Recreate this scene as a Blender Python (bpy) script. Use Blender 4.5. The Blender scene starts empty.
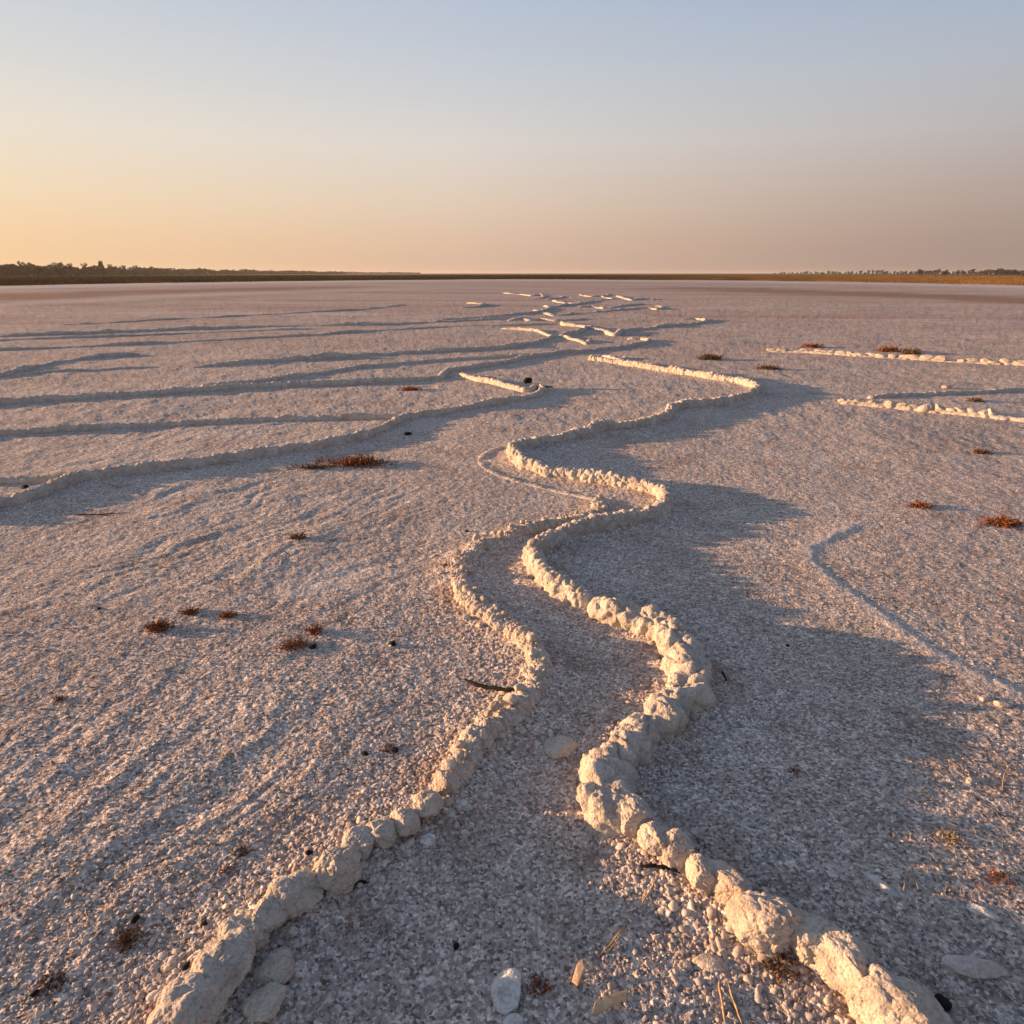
import bpy, bmesh, math, random
import numpy as np
from mathutils import Vector

random.seed(7)
rng = np.random.default_rng(11)
scene = bpy.context.scene
COL = scene.collection
# ------------------------------------------------------------------ camera maths
CAM_H = 1.5
FPX = 1024 * 24 / 36
PITCH = math.atan((512 - 273.3) / FPX)
CP, SP = math.cos(PITCH), math.sin(PITCH)

def P(px, py, z=0.0):
    """point of the plane at height z seen at a pixel of the survey photo"""
    a = (px - 512) / FPX
    b = (512 - py) / FPX
    d = np.array([a, CP + b * SP, -SP + b * CP])
    t = (z - CAM_H) / d[2]
    return d[0] * t, d[1] * t

# ------------------------------------------------------------------ noise
def _h(ix, iy, iz, seed):
    n = (ix * 374761393 + iy * 668265263 + iz * 1274126177 + seed * 974634777) & 0xFFFFFFFF
    n = ((n ^ (n >> 13)) * 1274126177) & 0xFFFFFFFF
    n = (n ^ (n >> 16)) & 0xFFFFFF
    return n.astype(np.float32) / np.float32(0xFFFFFF)

def vnoise2(x, y, seed=0):
    fx = np.floor(x); fy = np.floor(y)
    ix = fx.astype(np.int64); iy = fy.astype(np.int64)
    u = (x - fx).astype(np.float32); v = (y - fy).astype(np.float32)
    u = u * u * (3 - 2 * u); v = v * v * (3 - 2 * v)
    a = _h(ix, iy, 0, seed); b = _h(ix + 1, iy, 0, seed)
    c = _h(ix, iy + 1, 0, seed); d = _h(ix + 1, iy + 1, 0, seed)
    return ((a + (b - a) * u) * (1 - v) + (c + (d - c) * u) * v) * 2 - 1

def fbm2(x, y, octv=4, seed=0, gain=.5):
    s = 0; a = 1; t = 0
    for o in range(octv):
        c, sn = math.cos(o * 1.1), math.sin(o * 1.1)
        s = s + a * vnoise2(x * c - y * sn + o * 17.3, x * sn + y * c - o * 9.1, seed + o)
        t += a; a *= gain; x = x * 2.03; y = y * 2.03
    return s / t

def vnoise3(p, seed=0):
    f = np.floor(p); i = f.astype(np.int64); u = (p - f); u = u * u * (3 - 2 * u)
    r = 0
    for dx in (0, 1):
        for dy in (0, 1):
            for dz in (0, 1):
                w = (u[:, 0] if dx else 1 - u[:, 0]) * (u[:, 1] if dy else 1 - u[:, 1]) * (u[:, 2] if dz else 1 - u[:, 2])
                r = r + w * _h(i[:, 0] + dx, i[:, 1] + dy, i[:, 2] + dz, seed)
    return r * 2 - 1

def fbm3(p, octv=4, seed=0, gain=.5):
    s = 0; a = 1; t = 0
    for o in range(octv):
        s = s + a * vnoise3(p + o * 13.7, seed + o); t += a; a *= gain; p = p * 2.07
    return s / t

def worley2(x, y, seed=0):
    """distance to nearest point (cell units) and a random id per cell"""
    fx = np.floor(x); fy = np.floor(y)
    ix = fx.astype(np.int64); iy = fy.astype(np.int64)
    best = np.full(x.shape, 9., np.float32); second = best.copy(); idv = np.zeros(x.shape, np.float32)
    for dx in (-1, 0, 1):
        for dy in (-1, 0, 1):
            cx = ix + dx; cy = iy + dy
            px = cx + _h(cx, cy, 1, seed); py = cy + _h(cx, cy, 2, seed)
            d = ((px - x) ** 2 + (py - y) ** 2).astype(np.float32)
            m = d < best
            second = np.where(m, best, np.minimum(second, d))
            best = np.where(m, d, best)
            idv = np.where(m, _h(cx, cy, 3, seed), idv)
    return np.sqrt(best), np.sqrt(second), idv

def worley3(p, seed=0):
    i = np.floor(p).astype(np.int64)
    best = np.full(len(p), 9., np.float32); second = best.copy()
    for dx in (-1, 0, 1):
        for dy in (-1, 0, 1):
            for dz in (-1, 0, 1):
                c = i + np.array([dx, dy, dz])
                q = np.stack([c[:, k] + _h(c[:, 0], c[:, 1], c[:, 2], seed + k + 1) for k in range(3)], 1)
                d = ((q - p) ** 2).sum(1).astype(np.float32)
                m = d < best
                second = np.where(m, best, np.minimum(second, d)); best = np.where(m, d, best)
    return np.sqrt(best), np.sqrt(second)

def sstep(a, b, x):
    t = np.clip((x - a) / (b - a), 0, 1)
    return t * t * (3 - 2 * t)

# ------------------------------------------------------------------ mesh helpers
def mesh_np(name, verts, faces, smooth=True, attrs=None):
    me = bpy.data.meshes.new(name)
    verts = np.asarray(verts, np.float32); faces = np.asarray(faces, np.int32)
    n = faces.shape[1]
    me.vertices.add(len(verts)); me.vertices.foreach_set('co', verts.ravel())
    me.loops.add(faces.size); me.loops.foreach_set('vertex_index', faces.ravel())
    me.polygons.add(len(faces))
    me.polygons.foreach_set('loop_start', np.arange(0, faces.size, n, dtype=np.int32))
    me.update(calc_edges=True)
    me.polygons.foreach_set('use_smooth', np.full(len(faces), smooth, bool))
    for k, a in (attrs or {}).items():
        at = me.attributes.new(k, 'FLOAT', 'POINT'); at.data.foreach_set('value', np.asarray(a, np.float32).ravel())
    return me

def link(name, me, mat, parent=None):
    o = bpy.data.objects.new(name, me); COL.objects.link(o)
    if mat is not None and not me.materials: me.materials.append(mat)
    if parent: o.parent = parent
    return o

def tag(o, label=None, cat=None, group=None, kind=None):
    if label: o['label'] = label
    if cat: o['category'] = cat
    if group: o['group'] = group
    if kind: o['kind'] = kind
    return o

def grid_faces(nr, nc, wrap=False):
    i = np.arange(nr - 1)[:, None]; j = np.arange(nc if wrap else nc - 1)[None, :]
    j2 = (j + 1) % nc
    return np.stack([i * nc + j, i * nc + j2, (i + 1) * nc + j2, (i + 1) * nc + j], -1).reshape(-1, 4)

_ico = {}
def ico(sub):
    if sub not in _ico:
        bm = bmesh.new(); bmesh.ops.create_icosphere(bm, subdivisions=sub, radius=1)
        v = np.array([x.co[:] for x in bm.verts]); f = np.array([[q.index for q in x.verts] for x in bm.faces])
        bm.free(); _ico[sub] = (v, f)
    return _ico[sub]

# ------------------------------------------------------------------ materials
def new_mat(name):
    m = bpy.data.materials.new(name); m.use_nodes = True
    nt = m.node_tree; nt.nodes.clear()
    out = nt.nodes.new('ShaderNodeOutputMaterial'); b = nt.nodes.new('ShaderNodeBsdfPrincipled')
    nt.links.new(b.outputs[0], out.inputs[0])
    b.inputs['Roughness'].default_value = .9
    b.inputs['Specular IOR Level'].default_value = .25
    return m, nt, b

class N:
    def __init__(s, nt): s.nt = nt
    def node(s, t, **k):
        n = s.nt.nodes.new(t)
        for a, v in k.items(): setattr(n, a, v)
        return n
    def put(s, sock, v):
        if hasattr(v, 'is_output') or isinstance(v, bpy.types.NodeSocket): s.nt.links.new(v, sock)
        else: sock.default_value = v
    def coord(s): return s.node('ShaderNodeTexCoord').outputs['Object']
    def pos(s): return s.node('ShaderNodeNewGeometry').outputs['Position']
    def noise(s, vec, scale, detail=4, rough=.55, dist=0.):
        n = s.node('ShaderNodeTexNoise'); s.put(n.inputs['Vector'], vec)
        n.inputs['Scale'].default_value = scale; n.inputs['Detail'].default_value = detail
        n.inputs['Roughness'].default_value = rough; n.inputs['Distortion'].default_value = dist
        return n.outputs['Fac']
    def voro(s, vec, scale, feature='F1', out='Distance', rnd=1.):
        n = s.node('ShaderNodeTexVoronoi', feature=feature); s.put(n.inputs['Vector'], vec)
        n.inputs['Scale'].default_value = scale; n.inputs['Randomness'].default_value = rnd
        return n.outputs[out]
    def ramp(s, fac, stops, interp='LINEAR'):
        n = s.node('ShaderNodeValToRGB'); s.put(n.inputs[0], fac); r = n.color_ramp; r.interpolation = interp
        while len(r.elements) < len(stops): r.elements.new(.5)
        for e, (p, c) in zip(r.elements, stops):
            e.position = p; e.color = (*c, 1) if len(c) == 3 else c
        return n.outputs[0]
    def mix(s, fac, a, b, mode='MIX'):
        n = s.node('ShaderNodeMix', data_type='RGBA', blend_type=mode)
        s.put(n.inputs[0], fac); s.put(n.inputs[6], a if not isinstance(a, tuple) else (*a, 1)); s.put(n.inputs[7], b if not isinstance(b, tuple) else (*b, 1))
        return n.outputs[2]
    def math(s, op, a, b=0., clamp=False):
        n = s.node('ShaderNodeMath', operation=op, use_clamp=clamp); s.put(n.inputs[0], a); s.put(n.inputs[1], b); return n.outputs[0]
    def maprange(s, v, a, b, c=0., d=1.):
        n = s.node('ShaderNodeMapRange'); s.put(n.inputs[0], v)
        for k, q in zip((1, 2, 3, 4), (a, b, c, d)): n.inputs[k].default_value = q
        return n.outputs[0]
    def attr(s, name): return s.node('ShaderNodeAttribute', attribute_name=name).outputs['Fac']
    def bump(s, h, strength, dist, normal=None):
        n = s.node('ShaderNodeBump'); s.put(n.inputs['Height'], h); n.inputs['Strength'].default_value = strength
        n.inputs['Distance'].default_value = dist
        if normal is not None: s.put(n.inputs['Normal'], normal)
        return n.outputs[0]
    def scale(s, vec, xyz, rot=0.):
        n = s.node('ShaderNodeMapping'); s.put(n.inputs[0], vec); n.inputs['Scale'].default_value = xyz
        n.inputs['Rotation'].default_value = (0, 0, rot); return n.outputs[0]

def mat_ground():
    m, nt, b = new_mat('salt_ground'); q = N(nt); p = q.pos()
    big = q.noise(p, .55, 5, .6)
    med = q.noise(p, 4., 5, .6)
    base = q.ramp(big, [(.3, (.43, .372, .345)), (.5, (.525, .465, .432)), (.7, (.62, .568, .54))])
    base = q.mix(q.maprange(med, .42, .66), base, (.57, .495, .45))
    base = q.mix(q.maprange(q.noise(p, 2.3, 5, .7), .52, .70, 0, .75), base, (.33, .255, .22))
    base = q.mix(q.maprange(q.noise(p, 1.7, 8, .75), .50, .64, 0, .8), base, (.62, .56, .51))
    # single grains of different stone
    v = q.voro(p, 130, out='Color'); g = q.node('ShaderNodeSeparateColor'); q.put(g.inputs[0], v)
    v2 = q.voro(p, 48, out='Color'); g2 = q.node('ShaderNodeSeparateColor'); q.put(g2.inputs[0], v2)
    grain = q.ramp(g.outputs[0], [(0, (.36, .31, .28)), (.3, (.74, .70, .67)), (.7, (1.05, 1.03, 1.0)), (1, (1.7, 1.62, 1.5))])
    base = q.mix(1., base, grain, 'MULTIPLY')
    grain2 = q.ramp(g2.outputs[1], [(0, (.58, .50, .46)), (.3, (.88, .86, .84)), (.85, (1.05, 1.04, 1.03)), (1, (1.45, 1.42, 1.38))])
    base = q.mix(.16, base, grain2, 'MULTIPLY')
    base = q.mix(.8, base, q.ramp(q.noise(p, 26, 6, .75), [(.34, (.70, .66, .64)), (.5, (1, 1, 1)), (.66, (1.22, 1.2, 1.18))]), 'MULTIPLY')
    v4 = q.voro(p, 24, out='Color'); g4 = q.node('ShaderNodeSeparateColor'); q.put(g4.inputs[0], v4)
    base = q.mix(q.maprange(q.attr('far'), 0, .15, .25, .6), base, q.ramp(g4.outputs[2], [(0, (.42, .35, .32)), (.14, (.80, .77, .75)), (.3, (1, 1, 1)), (.85, (1.03, 1.03, 1.03)), (1, (1.4, 1.38, 1.35))]), 'MULTIPLY')
    pink = q.maprange(q.noise(p, 9, 3, .7), .58, .72, 0, .28)
    base = q.mix(pink, base, (.50, .30, .25))
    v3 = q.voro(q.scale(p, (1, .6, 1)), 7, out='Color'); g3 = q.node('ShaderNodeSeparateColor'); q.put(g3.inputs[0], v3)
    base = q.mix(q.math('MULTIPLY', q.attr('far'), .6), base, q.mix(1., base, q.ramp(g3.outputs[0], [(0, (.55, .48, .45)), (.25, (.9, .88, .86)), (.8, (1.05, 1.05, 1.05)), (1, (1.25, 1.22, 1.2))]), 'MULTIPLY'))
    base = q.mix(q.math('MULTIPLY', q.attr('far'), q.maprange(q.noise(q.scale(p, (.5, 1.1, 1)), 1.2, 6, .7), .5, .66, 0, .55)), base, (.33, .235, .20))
    # streaky colour of the far flats
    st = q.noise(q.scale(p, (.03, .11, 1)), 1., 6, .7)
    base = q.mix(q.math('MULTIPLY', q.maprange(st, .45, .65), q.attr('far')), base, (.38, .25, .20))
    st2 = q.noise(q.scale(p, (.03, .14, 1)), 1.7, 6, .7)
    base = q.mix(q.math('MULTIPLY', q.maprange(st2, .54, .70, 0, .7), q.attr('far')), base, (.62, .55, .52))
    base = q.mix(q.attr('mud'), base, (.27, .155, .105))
    base = q.mix(q.attr('crust'), base, (.66, .60, .56))  # pale salt crust, plus the sunlit look painted on the crest
    base = q.mix(q.attr('marsh'), base, q.mix(q.noise(q.scale(p, (.02, .08, 1)), 1, 4), (.07, .045, .022), (.17, .10, .04)))
    q.put(b.inputs['Base Color'], base)
    # fine relief
    vd = q.voro(p, 95); vd2 = q.voro(p, 240)
    h = q.math('ADD', q.math('MULTIPLY', vd, -.5), q.math('MULTIPLY', vd2, -.2))
    h = q.math('ADD', h, q.noise(p, 60, 6, .7))
    n1 = q.bump(h, .75, .006)
    h2 = q.math('ADD', q.noise(p, 14, 5, .65), q.math('MULTIPLY', q.voro(p, 22), -.35))
    n2 = q.bump(h2, .55, .03, n1)
    q.put(b.inputs['Normal'], n2)
    b.inputs['Roughness'].default_value = .95
    return m

def mat_rock(name, ca, cb, cc, scale=1.):
    m, nt, b = new_mat(name); q = N(nt); p = q.pos()
    c = q.ramp(q.noise(p, 14 * scale, 6, .65), [(.3, ca), (.52, cb), (.72, cc)])
    c = q.mix(q.maprange(q.noise(p, 37 * scale, 4, .6), .55, .72, 0, .6), c, tuple(x * .66 for x in ca))
    c = q.mix(q.maprange(q.noise(p, 6 * scale, 3, .6), .56, .7, 0, .5), c, (.56, .37, .27))
    c = q.mix(q.maprange(q.noise(p, 11 * scale, 7, .7), .56, .68, 0, .55), c, (.36, .275, .205))
    c = q.mix(q.maprange(q.noise(p, 55 * scale, 5, .7), .60, .70, 0, .7), c, (.27, .22, .18))
    v = q.voro(p, 230 * scale, out='Color'); g = q.node('ShaderNodeSeparateColor'); q.put(g.inputs[0], v)
    c = q.mix(.6, c, q.ramp(g.outputs[0], [(0, (.72, .68, .66)), (.4, (1, 1, 1)), (1, (1.12, 1.1, 1.08))]), 'MULTIPLY')
    q.put(b.inputs['Base Color'], c)
    h = q.math('ADD', q.noise(p, 90 * scale, 8, .7), q.math('MULTIPLY', q.maprange(q.voro(p, 120 * scale), 0, .5), .5))
    n1 = q.bump(h, .8, .006 / scale)
    n2 = q.bump(q.noise(p, 30 * scale, 5, .6), .5, .02 / scale, n1)
    q.put(b.inputs['Normal'], n2)
    return m

def mat_gravel():
    m, nt, b = new_mat('gravel_stone'); q = N(nt); p = q.pos()
    c = q.ramp(q.attr('tone'), [(0, (.20, .17, .15)), (.25, (.40, .345, .31)), (.5, (.53, .47, .42)), (.75, (.61, .52, .45)), (.93, (.68, .62, .55)), (1, (.74, .70, .65))])
    c = q.mix(.5, c, q.ramp(q.noise(p, 160, 4, .6), [(.3, (.7, .7, .7)), (.7, (1.15, 1.15, 1.15))]), 'MULTIPLY')
    q.put(b.inputs['Base Color'], c)
    q.put(b.inputs['Normal'], q.bump(q.noise(p, 350, 3), .5, .002))
    return m

def mat_simple(name, ca, cb, scale=40, rough=.85, bump=.4, bd=.004, trans=0.):
    m, nt, b = new_mat(name); q = N(nt); p = q.pos()
    q.put(b.inputs['Base Color'], q.ramp(q.noise(p, scale, 4, .6), [(.35, ca), (.65, cb)]))
    q.put(b.inputs['Normal'], q.bump(q.noise(p, scale * 4, 4), bump, bd))
    b.inputs['Roughness'].default_value = rough
    return m

M_GROUND = mat_ground()
M_ROCK = mat_rock('limestone', (.43, .36, .30), (.59, .51, .43), (.69, .62, .54))
M_CRUST = mat_rock('salt_crust', (.43, .365, .305), (.59, .515, .44), (.69, .625, .55), .8)
M_PALE = mat_rock('pale_stone', (.60, .57, .54), (.72, .69, .66), (.80, .78, .75), .8)
M_GRAVEL = mat_gravel()
M_RUST = mat_simple('rusty_plant', (.12, .040, .015), (.38, .14, .045), 90)
M_BROWN = mat_simple('dry_brown_plant', (.10, .055, .03), (.24, .14, .07), 90)
M_STRAW = mat_simple('straw', (.30, .21, .12), (.50, .38, .23), 60)
M_STRAWD = mat_simple('weathered_straw', (.20, .16, .13), (.42, .36, .30), 60)
M_CHAR = mat_simple('dark_wood', (.006, .005, .005), (.016, .012, .011), 80)
M_WOOD = mat_simple('split_wood', (.50, .33, .19), (.72, .53, .34), 50)
M_BARK = mat_simple('bark', (.05, .035, .025), (.09, .065, .045), 2)
M_LEAF = mat_simple('tree_leaves', (.030, .032, .014), (.075, .062, .025), .8, bump=0)
M_REED = mat_simple('marsh_reed', (.085, .052, .02), (.26, .145, .045), .12, bump=0)

# ------------------------------------------------------------------ ridge lines (traced on the photo, laid on the ground)
RIDGES = [
 # name, pts, height, half width, roughness, label
 ('main_low', [(588,599),(602,605),(620,610),(645,619),(668,632),(684,650),(692,668),(690,686),(672,704),(648,722),(622,742),(608,762),(604,782),(615,803),(632,820)], .128, .068, 1.0,
  'thick lumpy cream ridge bulging right beside the path, just above the right-hand boulder row'),
 ('main_mid', [(595,603),(588,600),(575,597),(558,587),(543,574),(534,562),(533,553),(541,543),(556,534),(580,526),(610,519),(640,513),(661,506),(668,497),(662,489),(645,484),(622,480),(600,476),(575,472),(545,468),(526,463),(514,456),(512,450),(520,444),(541,440),(568,436),(589,432),(597,427),(620,426),(650,421),(667,415),(672,408),(690,404),(720,401),(748,395),(758,389),(753,384),(738,380),(710,376),(680,371),(650,366),(620,361),(588,357)], 0.100, 0.052, 1.0,
  'long S-curved cream salt ridge winding from the middle of the picture towards the horizon'),
 ('path_left', [(452,778),(463,757),(474,738),(487,724),(505,711),(522,700),(534,686),(541,668),(537,652),(522,637),(504,624),(486,613),(471,601),(461,586),(458,571),(464,557),(479,546),(502,536),(541,526),(578,518),(597,509),(600,501)], 0.055, 0.048, 1.20,
  'low crumbling salt ridge along the left side of the winding path'),
 ('faint_curl', [(600,500),(585,494),(560,488),(530,481),(501,474),(484,466),(480,459),(488,452),(503,447)], .022, .035, 1.1,
  'very low faint curl of salt crust left of the S-curved ridge'),
 ('left_a', [(-60,519),(0,501),(27,496),(48,488),(65,481),(78,476),(125,470),(175,464),(225,456),(256,451),(318,442),(368,432),(388,423),(403,415),(456,408),(500,400),(524,396),(538,392.6),(543,389),(540,385.5),(534,386.5),(526,389.5),(512,386),(500,382.5),(477,377.5),(460,372)], 0.088, 0.045, 0.80,
  'longest pale ridge from the left edge to the hooked tip with the dark lump'),
 ('left_a_branch', [(-60,483),(0,480),(40,479),(66,477)], 0.060, 0.045, 0.80, 'short stub of ridge at the left edge that joins the longest left ridge'),
 ('left_b', [(-60,436),(0,431),(125,423),(256,417),(340,415),(402,414)], 0.072, 0.042, 0.80,
  'thin straight ridge on the left that meets the longest left ridge at its kink'),
 ('left_c', [(-60,404),(0,400),(125,393),(256,384),(356,380),(428,376),(439,375.5),(443,371),(448,368.4),(477,365),(505,361),(521,356),(558,351),(594,347.6),(629,344.6),(646,341.4),(650,339),(642,337.6),(627,337.4)], 0.095, 0.050, 0.80,
  'long ridge from the left edge past a small sunlit kink to a blunt tip'),
 ('left_d', [(200,385),(256,380),(356,366),(431,359),(512,354),(530,352)], 0.070, 0.050, 0.80, 'smooth shaded ridge running just behind the kinked long ridge'),
 ('left_e', [(190,365),(256,360),(381,352),(512,345),(532,341.5),(545,338.2),(552,335),(546,332.4),(537,329),(520,327.6),(500,327)], 0.095, 0.060, 0.80, 'left ridge ending in a round sunlit loop in the middle distance'),
 ('left_f', [(-20,378),(8,373),(25,368),(55,361),(100,355),(140,352)], 0.070, 0.060, 0.80, 'short curved shaded ridge near the left edge that sweeps upward'),
 ('left_g', [(8,374),(60,371),(120,368),(162,366)], 0.035, 0.050, 1.00, 'short thin straight ridge touching the foot of the upward curved one'),
 ('left_h', [(-60,352),(0,349),(125,344),(256,337),(356,331),(456,325),(522,324),(560,323)], 0.065, 0.050, 1.00, 'far left ridge, second of the blue shaded bands from the horizon'),
 ('left_i', [(-60,338),(0,335),(125,330),(256,325),(381,323),(456,319),(512,317),(530,316)], 0.100, 0.080, 0.80, 'far left ridge forming the widest blue shaded band'),
 ('left_j', [(-60,342),(0,340),(125,335),(256,330),(320,328)], 0.055, 0.050, 1.00, 'far left ridge just below the widest blue shaded band'),
 ('left_k', [(60,324),(256,314),(356,309),(406,304)], 0.060, 0.060, 1.00, 'farthest thin ridge line crossing the left flats'),
 ('mid_b', [(562,321.5),(564,324),(580,325),(590,326.5),(603,330),(612,333.6),(617,334),(620,331.5),(622,329.5),(640,328),(660,326),(682,323.6),(700,322),(706,320.5),(704,318.3),(694,317.5),(680,318)], 0.095, 0.075, 1.00, 'zigzag sunlit ridge whose right hook reaches farthest right in the middle distance'),
 ('mid_c', [(551,335),(561,334.5),(574,338),(583,340.6),(587,343),(589.5,340),(591,338)], 0.080, 0.065, 1.00, 'short sunlit spur behind the blunt tip, left of the zigzag ridge'),
 ('mid_i', [(581,325.3),(586,327.4),(582,330),(576,332),(566,333),(558,335)], .09, .055, .8, 'small curl of ridge enclosed by the zigzag ridge and its spur'),
 ('mid_e', [(602,353),(610,355),(620,357.5),(625,357),(626,354.5)], .10, .06, .8, 'tiny sunlit wedge of ridge behind the far end of the S-curved ridge'),
 ('mid_f', [(440,318),(487,315.6),(521,312.7),(539,311),(549,308.3),(550,306.5),(545,305)], 0.085, 0.110, 0.90, 'far shaded ridge rising from the left to the small lit bend of the maze'),
 ('mid_g', [(534,309),(548,312.6),(555,314.5),(566,313.3),(577,312),(606,310),(634,307.5),(650,306.6),(656,308.4),(661,308.2),(663,305.5),(655,304.6)], 0.085, 0.110, 0.90, 'long far ridge along the lower right of the maze, ending in a lit wedge'),
 ('mid_h', [(549,305.8),(558,305.5),(565,303.6),(577,303.2),(592,300.6),(603,298.8),(614,298.2),(607,297.2),(600,295.4)], 0.085, 0.110, 0.90, 'far ridge winding through the centre of the maze'),
 ('mid_j', [(553,300),(560,301.4),(570,302.6),(577,303)], 0.085, 0.110, 0.90, 'short lit spur at the upper left of the maze'),
 ('mid_k', [(578,306.4),(592,305.4),(604,307.6),(608,307),(622,304.6),(636,303.3),(646,302.6)], 0.085, 0.110, 0.90, 'far ridge between the central and the lower right ridges of the maze'),
 ('mid_l', [(617,295.6),(622,297),(627,298.3),(632,299.6),(637,298.6),(644,297.4)], 0.085, 0.110, 0.90, 'very far V-shaped ridge at the upper right of the maze'),
 ('mid_m', [(652,299),(658,298.4),(666,298.3)], 0.085, 0.110, 0.90, 'very far stub of ridge right of the V-shaped one'),
 ('mid_o', [(580,294.4),(586,295.8),(592,296.2),(602,295.6),(612,294.6)], 0.085, 0.110, 0.90, 'very far ridge at the top centre of the maze, closest to the horizon'),
 ('mid_p', [(503,292.6),(520,294),(532,295.4),(541,294.2),(545,296.4),(540,297.6),(533,298)], 0.085, 0.110, 0.90, 'very far broken ridge at the top left of the maze'),
 ('mid_q', [(546,298.8),(556,297.6),(564,296.4),(572,296.8)], 0.085, 0.110, 0.90, 'very far short ridge between the top left and top centre ones'),
 ('mid_r', [(508,319.6),(522,317.6),(530,319.6),(540,318.6),(556,319.6),(572,319),(592,317.6)], 0.085, 0.110, 0.90, 'low far ridge along the bottom of the maze, with a small lit bend at left'),
 ('mid_n', [(461,307),(478,306),(486,303),(466,302)], .10, .1, .5, 'small isolated wedge of ridge on the far left-centre flats'),
 ('row_bank_near', [(840,400.5),(878,403.5),(943,409.5),(985,413.5),(1024,417.5),(1075,423)], .065, .055, .9, 'low crust bank cementing the nearer row of golden stones at the right edge'),
 ('row_bank_far', [(768,350),(800,351),(863,355),(918,358),(970,361),(1024,364),(1080,368)], .065, .06, .9, 'low crust bank cementing the farther row of golden stones at the right edge'),
 ('right_back', [(868,396),(905,393),(943,392),(985,390),(1024,388),(1080,386)], 0.065, 0.045, 1.00, 'blue shaded ridge at the right edge, behind the row of golden stones'),
]
# rows built of single stones: pts, stone length, height, label
def polyline(pts, z):
    w = np.array([P(x, y, z) for x, y in pts])
    d = np.r_[0, np.cumsum(np.hypot(*np.diff(w, axis=0).T))]
    return w, d

def resample(pts, z, step):
    w, d = polyline(pts, z)
    # Catmull-Rom like smoothing through dense linear resample + gaussian
    n = max(8, int(d[-1] / step))
    t = np.linspace(0, d[-1], n)
    x = np.interp(t, d, w[:, 0]); y = np.interp(t, d, w[:, 1])
    seg = d[-1] / max(1, len(pts) - 1)
    k = max(1, int(.24 * seg / (d[-1] / n)))
    if k > 1 and n > 2 * k:
        ker = np.hanning(2 * k + 1); ker /= ker.sum()
        xp = np.r_[2 * x[0] - x[k:0:-1], x, 2 * x[-1] - x[-2:-k - 2:-1]]
        yp = np.r_[2 * y[0] - y[k:0:-1], y, 2 * y[-1] - y[-2:-k - 2:-1]]
        x = np.convolve(xp, ker, 'valid'); y = np.convolve(yp, ker, 'valid')
    return x, y, t

# ------------------------------------------------------------------ ground height
CREST = np.array([P(x, y) for x, y in [(852,529),(835,534),(818,543),(810,553),(812,563),(825,576),(850,595),(880,615),(900,630),(930,650),(965,670),(1024,697),(1100,740)]])
RL = {r[0]: r for r in RIDGES}
RIGHT_ROW = [(640,826),(662,846),(690,864),(716,884),(765,920),(838,962),(895,1010),(960,1060)]
LEFT_ROW = [(452,778),(440,795),(415,808),(385,822),(345,850),(300,893),(262,922),(232,955),(200,1000),(170,1040)]
MAINS = [(P_, .09) for P_ in (RL['main_low'][1] + RIGHT_ROW, RL['main_mid'][1], )] + [(RL['path_left'][1], .04), (LEFT_ROW, .06), (RL['left_a'][1], .07)]
MAINW = [np.array([P(x, y, z * .5) for x, y in pts]) for pts, z in MAINS]

def dist_poly(x, y, pl, signed=False):
    best = np.full(x.shape, 1e9); sg = np.zeros(x.shape)
    for a, b in zip(pl[:-1], pl[1:]):
        ab = b - a; L = ab @ ab
        t = np.clip(((x - a[0]) * ab[0] + (y - a[1]) * ab[1]) / L, 0, 1)
        dx = x - a[0] - t * ab[0]; dy = y - a[1] - t * ab[1]
        d = dx * dx + dy * dy
        m = d < best; best = np.where(m, d, best)
        if signed: sg = np.where(m, ab[0] * dy - ab[1] * dx, sg)
    best = np.sqrt(best)
    return best * np.sign(sg) if signed else best

BR = math.radians(27)
def ridge_prox(x, y):
    r = np.hypot(x, y); out = np.full(x.shape, 9.)
    m = r < 12
    if m.any():
        xx, yy = x[m], y[m]; d = np.full(xx.shape, 9.)
        for pl in MAINW[:4]: d = np.minimum(d, dist_poly(xx, yy, pl))
        out[m] = d
    return out

def base_height(x, y, prox=None):
    r = np.hypot(x, y)
    h = .022 * fbm2(x / 1.6, y / 1.6, 3, 5) * sstep(80, 8, r)
    h = h + .05 * fbm2(x / 14, y / 14, 2, 9) * sstep(4, 25, r) * sstep(300, 60, r)
    # wind-drawn ripples, stronger on the left flats
    wx = x + .26 * fbm2(x / .6, y / .6, 3, 31)
    u = (wx * math.sin(BR) + y * math.cos(BR)); v = (wx * math.cos(BR) - y * math.sin(BR))
    lft = sstep(.5, -.9, x + .12 * y) * .85 + .2
    rip = fbm2(u / .38, v / .085, 4, 21, .6)
    rip = rip + .8 * fbm2(u / 1.3, v / .24, 2, 27)
    rip = rip * (.35 + 1.1 * sstep(-.35, .45, fbm2(x / .9, y / .9, 2, 29)))
    h = h + (.0052 * rip) * lft * sstep(22, 6, r)
    # low crest with a steep right-hand side
    m = (x > .3) & (r < 9)
    if m.any():
        d = dist_poly(x[m], y[m], CREST, True)
        s = d  # positive on the left of the line's direction
        prof = np.where(s > 0, np.exp(-(s / .035) ** 2), np.exp(-(s / .085) ** 2) * .8 + .2 * np.exp(-(s / .3) ** 2))
        hh = np.zeros(x.shape); hh[m] = .0075 * prof * (1 + .25 * fbm2(x[m] / .12, y[m] / .12, 2, 12)); h = h + hh
    if prox is None: prox = ridge_prox(x, y)
    h = h + .020 * np.exp(-(prox / .11) ** 2)
    return h

def H1(x, y):
    return float(base_height(np.array([float(x)]), np.array([float(y)]))[0])

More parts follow.
